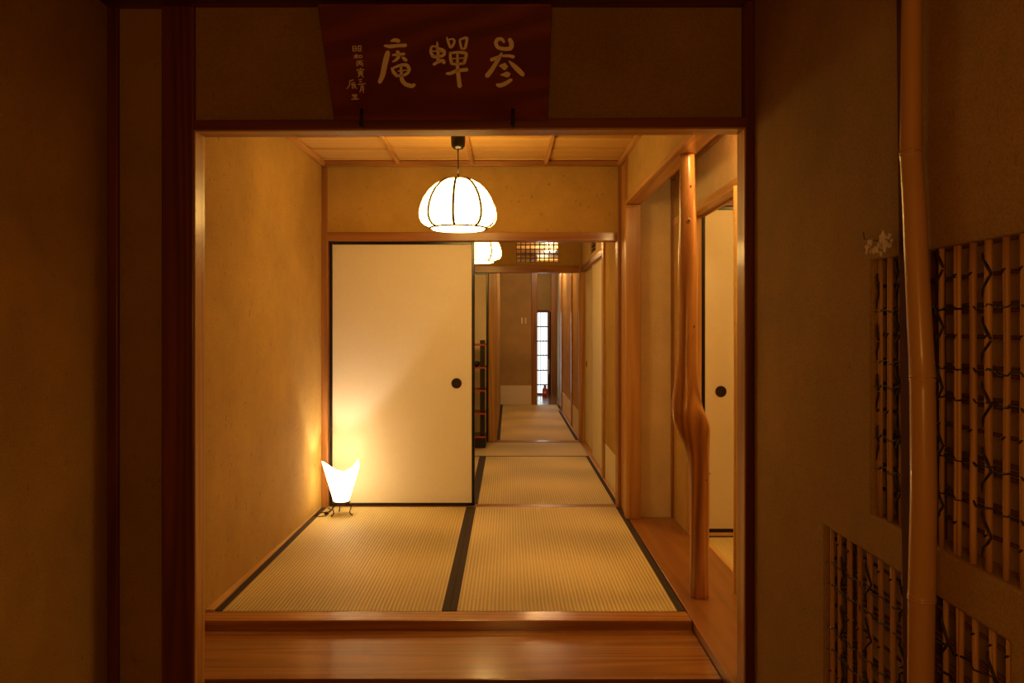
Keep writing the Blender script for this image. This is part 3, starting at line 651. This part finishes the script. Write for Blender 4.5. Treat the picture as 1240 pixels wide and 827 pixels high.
# ================================================================== PENDANT LAMPS
def make_pendant():
    root = thing('pendant_lamp', '', 'lamp')
    bm = bmesh.new(); seg = 128; prof = [(0.0, 0.272), (0.05, 0.270), (0.085, 0.262), (0.122, 0.240), (0.155, 0.208), (0.182, 0.168), (0.199, 0.125), (0.206, 0.088), (0.204, 0.060), (0.194, 0.038), (0.175, 0.022), (0.150, 0.014)]
    R = []
    for i, (r, z) in enumerate(prof):
        lob = 0.085*min(1, i/3)*(1-0.55*max(0, (i-9)/2))
        ring = []
        for k in range(seg):
            a = 2*PI*k/seg; t = (a-math.radians(-94))/(2*PI/8); f = abs(math.sin(PI*t))**0.8
            ring.append(bm.verts.new(((r*(1-lob)+r*lob*f*1.25)*math.cos(a), (r*(1-lob)+r*lob*f*1.25)*math.sin(a), z-0.004*(1-f)*(i < 3))))
        R.append(ring)
    for i in range(len(R)-1):
        for k in range(seg): bm.faces.new((R[i][k], R[i][(k+1) % seg], R[i+1][(k+1) % seg], R[i+1][k]))
    bm_obj('lamp_shade', bm, 'shade', root, smooth=True)
    for q in range(8):
        a = math.radians(-94+45*q); pts = []
        for i, (r, z) in enumerate(prof[1:]):
            rr = r*(1-0.085*min(1, (i+1)/3)*(1-0.55*max(0, (i+1-9)/2)))+0.006
            pts.append((rr*math.cos(a), rr*math.sin(a), z))
        tube('rib', pts, 0.0066, 'rib', root, 8)
    pts = [(0.151*math.cos(2*PI*k/48), 0.151*math.sin(2*PI*k/48), 0.009) for k in range(49)]
    tube('bottom_ring', pts, 0.0050, 'rib', root, 6)
    lathe('diffuser', [(0.143, 0.010), (0.138, 0.002), (0.10, -0.001), (0.001, -0.003)], 'disc', root, 48, caps=False)
    lathe('collar', [(0.020, 0.270), (0.022, 0.278), (0.006, 0.286), (0.004, 0.300)], 'lacquer', root, 16)
    tube('cord', [(0, 0, 0.285), (0, 0, 0.45)], 0.0032, 'lacquer', root, 8)
    lathe('canopy', [(0.012, 0.428), (0.026, 0.433), (0.036, 0.447), (0.0385, 0.47), (0.040, 0.52), (0.041, 0.5405)], 'lacquer', root, 28)
    return root
def copy_tree(o, parent=None):
    c = o.copy(); COL.objects.link(c)
    if parent: c.parent = parent
    for ch in list(o.children): copy_tree(ch, c)
    return c
p1 = make_pendant(); p1.location = (-0.269, 4.24, 1.694)
box('mount', -0.045, 0.045, -0.045, 0.045, 0.5405, 0.5635, 'lacquer', p1)
p1['label'] = 'glowing ribbed paper pendant lamp hanging in the front mat room'; p1['group'] = 'paper pendant lamps'
p2 = copy_tree(p1); p2.location = (-0.262, 6.40, 1.694)
# (the copy gets its own label)
p2['label'] = 'glowing paper pendant lamp half hidden behind the first door head'

# ================================================================== FLOOR LAMP
FL = (-1.050, 5.00, 0.0012)
root = thing('floor_lamp', 'small glowing paper floor lamp with pointed corners and iron legs in the corner', 'lamp', FL)
bm = bmesh.new(); seg = 72; n = 16; R = []
def fl_top(a):
    c = math.cos(a); left = c < 0
    pk = 0.336 if left else 0.349
    return 0.260+(pk-0.260)*(abs(c)**(2.0 if left else 1.5))
for i in range(n+1):
    ring = []
    for k in range(seg):
        a = 2*PI*k/seg; z = 0.088+(fl_top(a)-0.088)*i/n
        t = (z-0.088)/0.25
        rx = 0.048+0.076*min(1.05, t)**0.95; ry = 0.048+0.022*t
        if math.cos(a) > 0 and t > 0.85: rx -= 0.10*(t-0.85)
        # a folded sheet: slightly pointed ellipse
        cc, ss = math.cos(a), math.sin(a)
        ring.append(bm.verts.new((rx*math.copysign(abs(cc)**0.9, cc), ry*math.copysign(abs(ss)**1.15, ss), z)))
    R.append(ring)
for i in range(n):
    for k in range(seg): bm.faces.new((R[i][k], R[i][(k+1) % seg], R[i+1][(k+1) % seg], R[i+1][k]))
bm_obj('lamp_shade', bm, 'lampshade', root, smooth=True)
lathe('base', [(0.004, 0.060), (0.022, 0.063), (0.034, 0.072), (0.055, 0.078), (0.057, 0.083), (0.050, 0.087)], 'iron', root, 28)
for a in (-128, -20, 112):
    a = math.radians(a); c, s = math.cos(a), math.sin(a)
    tube('leg', [(r*c, r*s, z) for r, z in ((0.035, 0.076), (0.052, 0.078), (0.066, 0.068), (0.070, 0.050), (0.063, 0.032), (0.060, 0.018), (0.068, 0.009), (0.078, 0.0048), (0.082, 0.010))],
         [0.0036, 0.0036, 0.0036, 0.0034, 0.0032, 0.0034, 0.004, 0.0042, 0.003], 'iron', root, 8)
tube('cord', [(-0.03, -0.0, 0.068), (-0.06, -0.03, 0.03), (-0.085, -0.06, 0.006), (-0.125, -0.07, 0.004), (-0.158, -0.03, 0.004), (-0.150, 0.03, 0.004), (-0.10, 0.05, 0.004), (-0.085, 0.11, 0.004), (-0.125, 0.17, 0.004)], 0.0028, 'iron', root, 6)
lathe('switch', [(0.006, 0.0), (0.013, 0.004), (0.013, 0.014), (0.006, 0.018)], 'iron', root, 14, c=(-0.095, 0.0, 0.0005))
point('floor_lamp_bulb', (FL[0], FL[1], 0.165), 12.5, (1.0, 0.82, 0.60), radius=0.014)

# ================================================================== SECOND ROOM
struct(box('wall_left', -1.33, -1.25, 5.31, 8.16, -0.055, 2.3, 'clay'), 'left wall of the second room', 'wall')
struct(box('ceiling', -1.33, 0.87, 5.25, 8.24, ZC, ZC+0.04, 'ceil'), 'ceiling of the second room', 'ceiling')
# back partition with a lattice vent
VH = (0.077, 0.512, 1.842, 2.115)
struct(wall_grid('wall_back', 'y', 8.185, 0.045, (-1.25, 0.75), (1.805, 2.26), [VH], 'clay'), 'clay wall above the second doorway with a lattice vent', 'wall')
trim(-1.25, 0.722, 8.16, 8.27, 1.735, 1.805, 'brown_x', 'wooden door head over the second doorway', 'beam')
trim(-0.209, -0.120, 8.21, 8.30, -0.055, 1.735, 'ceder_z', 'wide orange wooden post left of the second doorway')
trim(0.722, 0.785, 8.16, 8.27, -0.055, 1.805, 'ceder_z', 'wooden post right of the second doorway')
trim(-1.25, 0.722, 8.165, 8.207, -0.055, 0.001, 'brown_x', 'threshold of the second doorway', 'sill')
trim(-0.12, 0.722, 8.210, 8.296, -0.055, 0.001, 'brown_x', 'wooden strip behind the second threshold', 'sill')
vent = thing('window_3', 'small dark square lattice vent above the second doorway', 'window', (0.2945, 8.195, 1.842), kind='structure')
W_, H_ = 0.435, 0.273
for i in range(10):
    x = -W_/2+W_*i/9; box('upright_bar', x-0.0055, x+0.0055, 0.0, 0.014, 0, H_, 'red_z', vent)
for i in range(7):
    z = H_*i/6; box('cross_bar', -W_/2, W_/2, 0.014, 0.026, z-0.0055, z+0.0055, 'red_x', vent)
fusuma('door_3', -1.20, -0.212, 8.186, 1.734, 'cream sliding door with black edge behind the black shelf', None, t=0.02)
# right wall of the second room
RX = 0.752
struct(box('wall_right', RX, RX+0.08, 5.31, 6.19, -0.055, 2.3, 'clay'), 'clay wall on the right of the second room', 'wall')
wp = box('waist_paper', RX-0.003, RX, 5.33, 6.19, 0.008, 0.272, 'waist'); struct(wp, 'pale paper band at the foot of the second room clay wall', 'wall')
trim(RX-0.018, RX+0.08, 6.19, 6.30, -0.055, 2.26, 'ceder_z', 'post between clay wall and sliding doors in the second room')
struct(wall_grid('wall_right', 'x', RX, 0.08, (6.30, 8.16), (1.79, 2.3), [(6.89, 7.46, 1.842, 2.10)], 'clay_pale'), 'clay wall above the right sliding doors of the second room', 'wall')
trim(RX-0.02, RX+0.08, 6.30, 8.16, 1.745, 1.79, 'brown_y', 'door head over the right sliding doors of the second room', 'beam')
trim(0.7295, RX+0.08, 5.33, 8.16, -0.055, 0.006, 'ceder_y', 'wooden strip along the right side of the second room', 'sill')
sv = thing('window_4', 'small slatted vent high on the right wall of the second room', 'window', (RX+0.02, 7.175, 1.842), kind='structure')
for i in range(8): box('slat', 0, 0.012, -0.285, 0.285, 0.01+i*0.034, 0.028+i*0.034, 'red_y', sv)
box('frame', 0.02, 0.028, -0.285, 0.285, 0, 0.258, 'lacquer', sv)
def fusuma_x(name, x, y0, y1, z1, label, handle_y=None):
    root = thing(name, label, 'sliding door', (x, (y0+y1)/2, 0.006), kind='structure'); cy = (y0+y1)/2; z1 -= 0.006
    box('door_panel', -0.008, 0.008, y0+0.014-cy, y1-0.014-cy, 0.014, z1-0.014, 'paper', root)
    for a, b2 in ((y0, y0+0.014), (y1-0.014, y1)): box('stile', -0.011, 0.011, a-cy, b2-cy, 0, z1, 'light_z', root)
    for a, b2 in ((0, 0.014), (z1-0.014, z1)): box('rail', -0.011, 0.011, y0+0.014-cy, y1-0.014-cy, a, b2, 'light_y', root)
    if handle_y: ldisc('pull', (-0.007, handle_y-cy, 0.80), 0.03, 0.004, 'bronze', root, axis='x')
    return root
fusuma_x('door_4', 0.768, 6.305, 7.26, 1.744, 'nearer cream sliding door in the right wall of the second room')
fusuma_x('door_5', 0.792, 7.22, 8.155, 1.744, 'farther cream sliding door in the right wall of the second room', 8.02)
struct(box('wall_right_outer', RX+0.09, RX+0.13, 5.31, 8.2, -0.055, 2.3, 'clay'), 'closing wall behind the right sliding doors', 'wall')

# black lacquer shelf
SH = thing('display_shelf', 'black lacquer shelf stand with vermilion shelf edges behind the sliding door', 'shelf', (-0.52, 7.90, 0.0012))
def sx(px): return (px-616)*7.75/965+0.52
zs_ = [1.178-(y-396)*7.75/965 for y in (529.5, 501.2, 473.4, 445.6, 417.8)]
xr = sx(587.5); xl = -0.30
box('foot_plinth', xl, xr+0.006, -0.16, 0.16, 0.0, 0.088, 'lacquer', SH, bevel=0.004)
for z in zs_:
    b_ = box('shelf_board', xl, xr, -0.15, 0.15, z-0.008, z+0.008, 'lacquer', SH, bevel=0.002)
    box('shelf_edge', xl, xr, -0.1545, -0.1502, z-0.0085, z+0.0085, 'vermilion', SH)
for i in range(len(zs_)):
    z0_ = zs_[i]+0.008; z1_ = zs_[i+1]-0.008 if i+1 < len(zs_) else zs_[i]+0.045
    for a, b2 in ((sx(581), sx(586.6)), (xl+0.02, xl+0.06)): box('upright', a, b2, -0.10, 0.10, z0_, z1_, 'lacquer', SH, bevel=0.002)
SH.location.y = 7.905
bw = thing('bowl', 'small black object resting on the second highest shelf of the lacquer stand', 'bowl', (-0.52+sx(578)-0.01, 7.79, zs_[3]+0.0095))
lathe('body', [(0.016, 0.0), (0.018, 0.006), (0.03, 0.018), (0.036, 0.036), (0.034, 0.044), (0.02, 0.052), (0.006, 0.055)], 'lacquer', bw, 24)

# ================================================================== THIRD ROOM
struct(box('wall_left', -0.20, -0.125, 8.30, 12.13, -0.055, 2.3, 'clay_far'), 'left wall of the narrow far room', 'wall')
box_w = box('wall_far', -0.125, 0.345, 12.13, 12.2, 0.0, 2.3, 'clay_far'); struct(box_w, 'brown clay wall at the end of the far room', 'wall')
struct(box('waist_paper', -0.125, 0.345, 12.126, 12.13, 0.0, 0.29, 'waist'), 'pale paper band at the foot of the far clay wall', 'wall')
trim(0.345, 0.435, 12.10, 12.2, 0.0, 2.26, 'brown_z', 'reddish post left of the corridor opening at the far end')
struct(box('wall_right', RX, RX+0.08, 8.27, 11.13, -0.055, 2.3, 'clay'), 'clay wall on the right of the far room', 'wall')
struct(box('waist_paper', RX-0.003, RX, 8.30, 11.12, 0.008, 0.272, 'waist'), 'pale paper band at the foot of the far room right wall', 'wall')
trim(0.7295, RX+0.0, 8.30, 11.13, -0.055, 0.006, 'ceder_y', 'wooden strip along the right side of the far room', 'sill')
trim(RX-0.016, RX+0.05, 9.36, 9.46, 0.0, 2.26, 'brown_z', 'middle post on the right wall of the far room')
trim(RX-0.02, RX+0.08, 11.13, 11.25, 0.0, 2.26, 'brown_z', 'end post on the right wall of the far room')
struct(box('ceiling', -1.33, 1.6, 8.24, 14.2, ZC, ZC+0.04, 'ceil'), 'ceiling of the far room and corridor', 'ceiling')
for i, px in enumerate((632, 636.5)):
    o = box('wall_switch', (px-616)*12.12/965-0.0105, (px-616)*12.12/965+0.0105, 12.118, 12.13, 1.178-(389.5-396)*12.12/965-0.03, 1.178-(384.5-396)*12.12/965, 'white', bevel=0.003)
    tag(o, ('left' if i == 0 else 'right')+' one of two tiny pale fittings on the far clay wall', 'switch', 'fittings on the far clay wall')
tl = thing('ceiling_light', 'small bright ceiling light seen through the lattice vent', 'lamp', (0.57, 11.0, ZC-0.05))
M['tubeglow'] = emis('glowing_tube', (1.0, 0.85, 0.6), 6)
box('fitting', -0.09, 0.09, -0.03, 0.03, 0.02, 0.05, 'white', tl, bevel=0.003)
for dx in (-0.045, 0.04): tube('bulb', [(dx-0.028, 0, 0.008), (dx+0.028, 0, 0.008)], 0.012, 'tubeglow', tl, 10)
# corridor
struct(box('floor', 0.0, 1.6, 12.105, 14.1, -0.054, 0.0, 'step'), 'glossy red brown corridor floor at the far end', 'floor')
struct(box('floor', 0.76, 1.6, 11.25, 12.10, -0.42, 0.0, 'step'), 'corridor floor beside the far straw mat', 'floor')
DW = 13.85
struct(box('wall_end', 0.0, 1.0, DW, DW+0.08, 1.44, 2.3, 'clay_far'), 'clay wall above the bright paper window', 'wall')
wn = thing('window_5', 'tall bright white paper window with thin dark bars at the corridor end', 'window', (0.38, DW, 0.0), kind='structure')
box('window_paper', -0.30, 0.293, 0.012, 0.016, 0.03, 1.43, 'daylight', wn)
for i in range(13):
    x = 0.27-i*0.0475; box('upright_bar', x-0.0045, x+0.0045, 0.0, 0.010, 0.03, 1.43, 'brown_z', wn)
for py in (395.5, 413, 430.2, 448.3, 465.8):
    z = 1.178-(py-396)*DW/965; box('cross_bar', -0.30, 0.293, -0.006, 0.002, z-0.010, z+0.010, 'red_x', wn)
box('frame_head', -0.33, 0.33, -0.01, 0.03, 1.43, 1.475, 'red_x', wn); box('frame_sill', -0.33, 0.33, -0.01, 0.03, 0.0, 0.03, 'red_x', wn)
box('frame_stile', 0.293, 0.335, -0.012, 0.03, 0.03, 1.43, 'red_z', wn); box('frame_stile', -0.33, -0.30, -0.012, 0.03, 0.03, 1.43, 'red_z', wn)
box('pull', 0.308, 0.324, -0.018, -0.012, 0.36, 0.62, 'white', wn)
trim(0.73, 0.832, 13.72, 13.85, 0.0, 2.26, 'brown_z', 'reddish post right of the bright paper window')
struct(box('wall_corridor', 0.832, 0.91, 12.3, 14.0, 0.0, 2.26, 'clay_pale'), 'pale wall on the right of the corridor', 'wall')
struct(box('wall_corridor_end', 1.5, 1.6, 11.2, 14.1, 0.0, 2.3, 'clay_far'), 'closing wall of the side corridor', 'wall')
fe = thing('fire_extinguisher', 'small red fire extinguisher on the corridor floor before the bright window', 'extinguisher', (0.617, 13.60, 0.0012))
lathe('cylinder', [(0.038, 0.0), (0.044, 0.006), (0.044, 0.112), (0.038, 0.130), (0.018, 0.144), (0.014, 0.150)], 'red', fe, 24)
lathe('valve', [(0.014, 0.150), (0.018, 0.155), (0.016, 0.175), (0.008, 0.185)], 'iron', fe, 14)
box('lever', -0.03, 0.022, -0.006, 0.006, 0.182, 0.194, 'iron', fe, bevel=0.002)
tube('hose', [(0.01, -0.006, 0.165), (0.038, -0.012, 0.16), (0.052, -0.014, 0.12), (0.050, -0.014, 0.05)], 0.005, 'iron', fe, 8)
box('paper_label', -0.018, 0.018, -0.0455, -0.0435, 0.045, 0.085, 'white', fe)

# trim numbers that were given by hand follow on from the counted ones
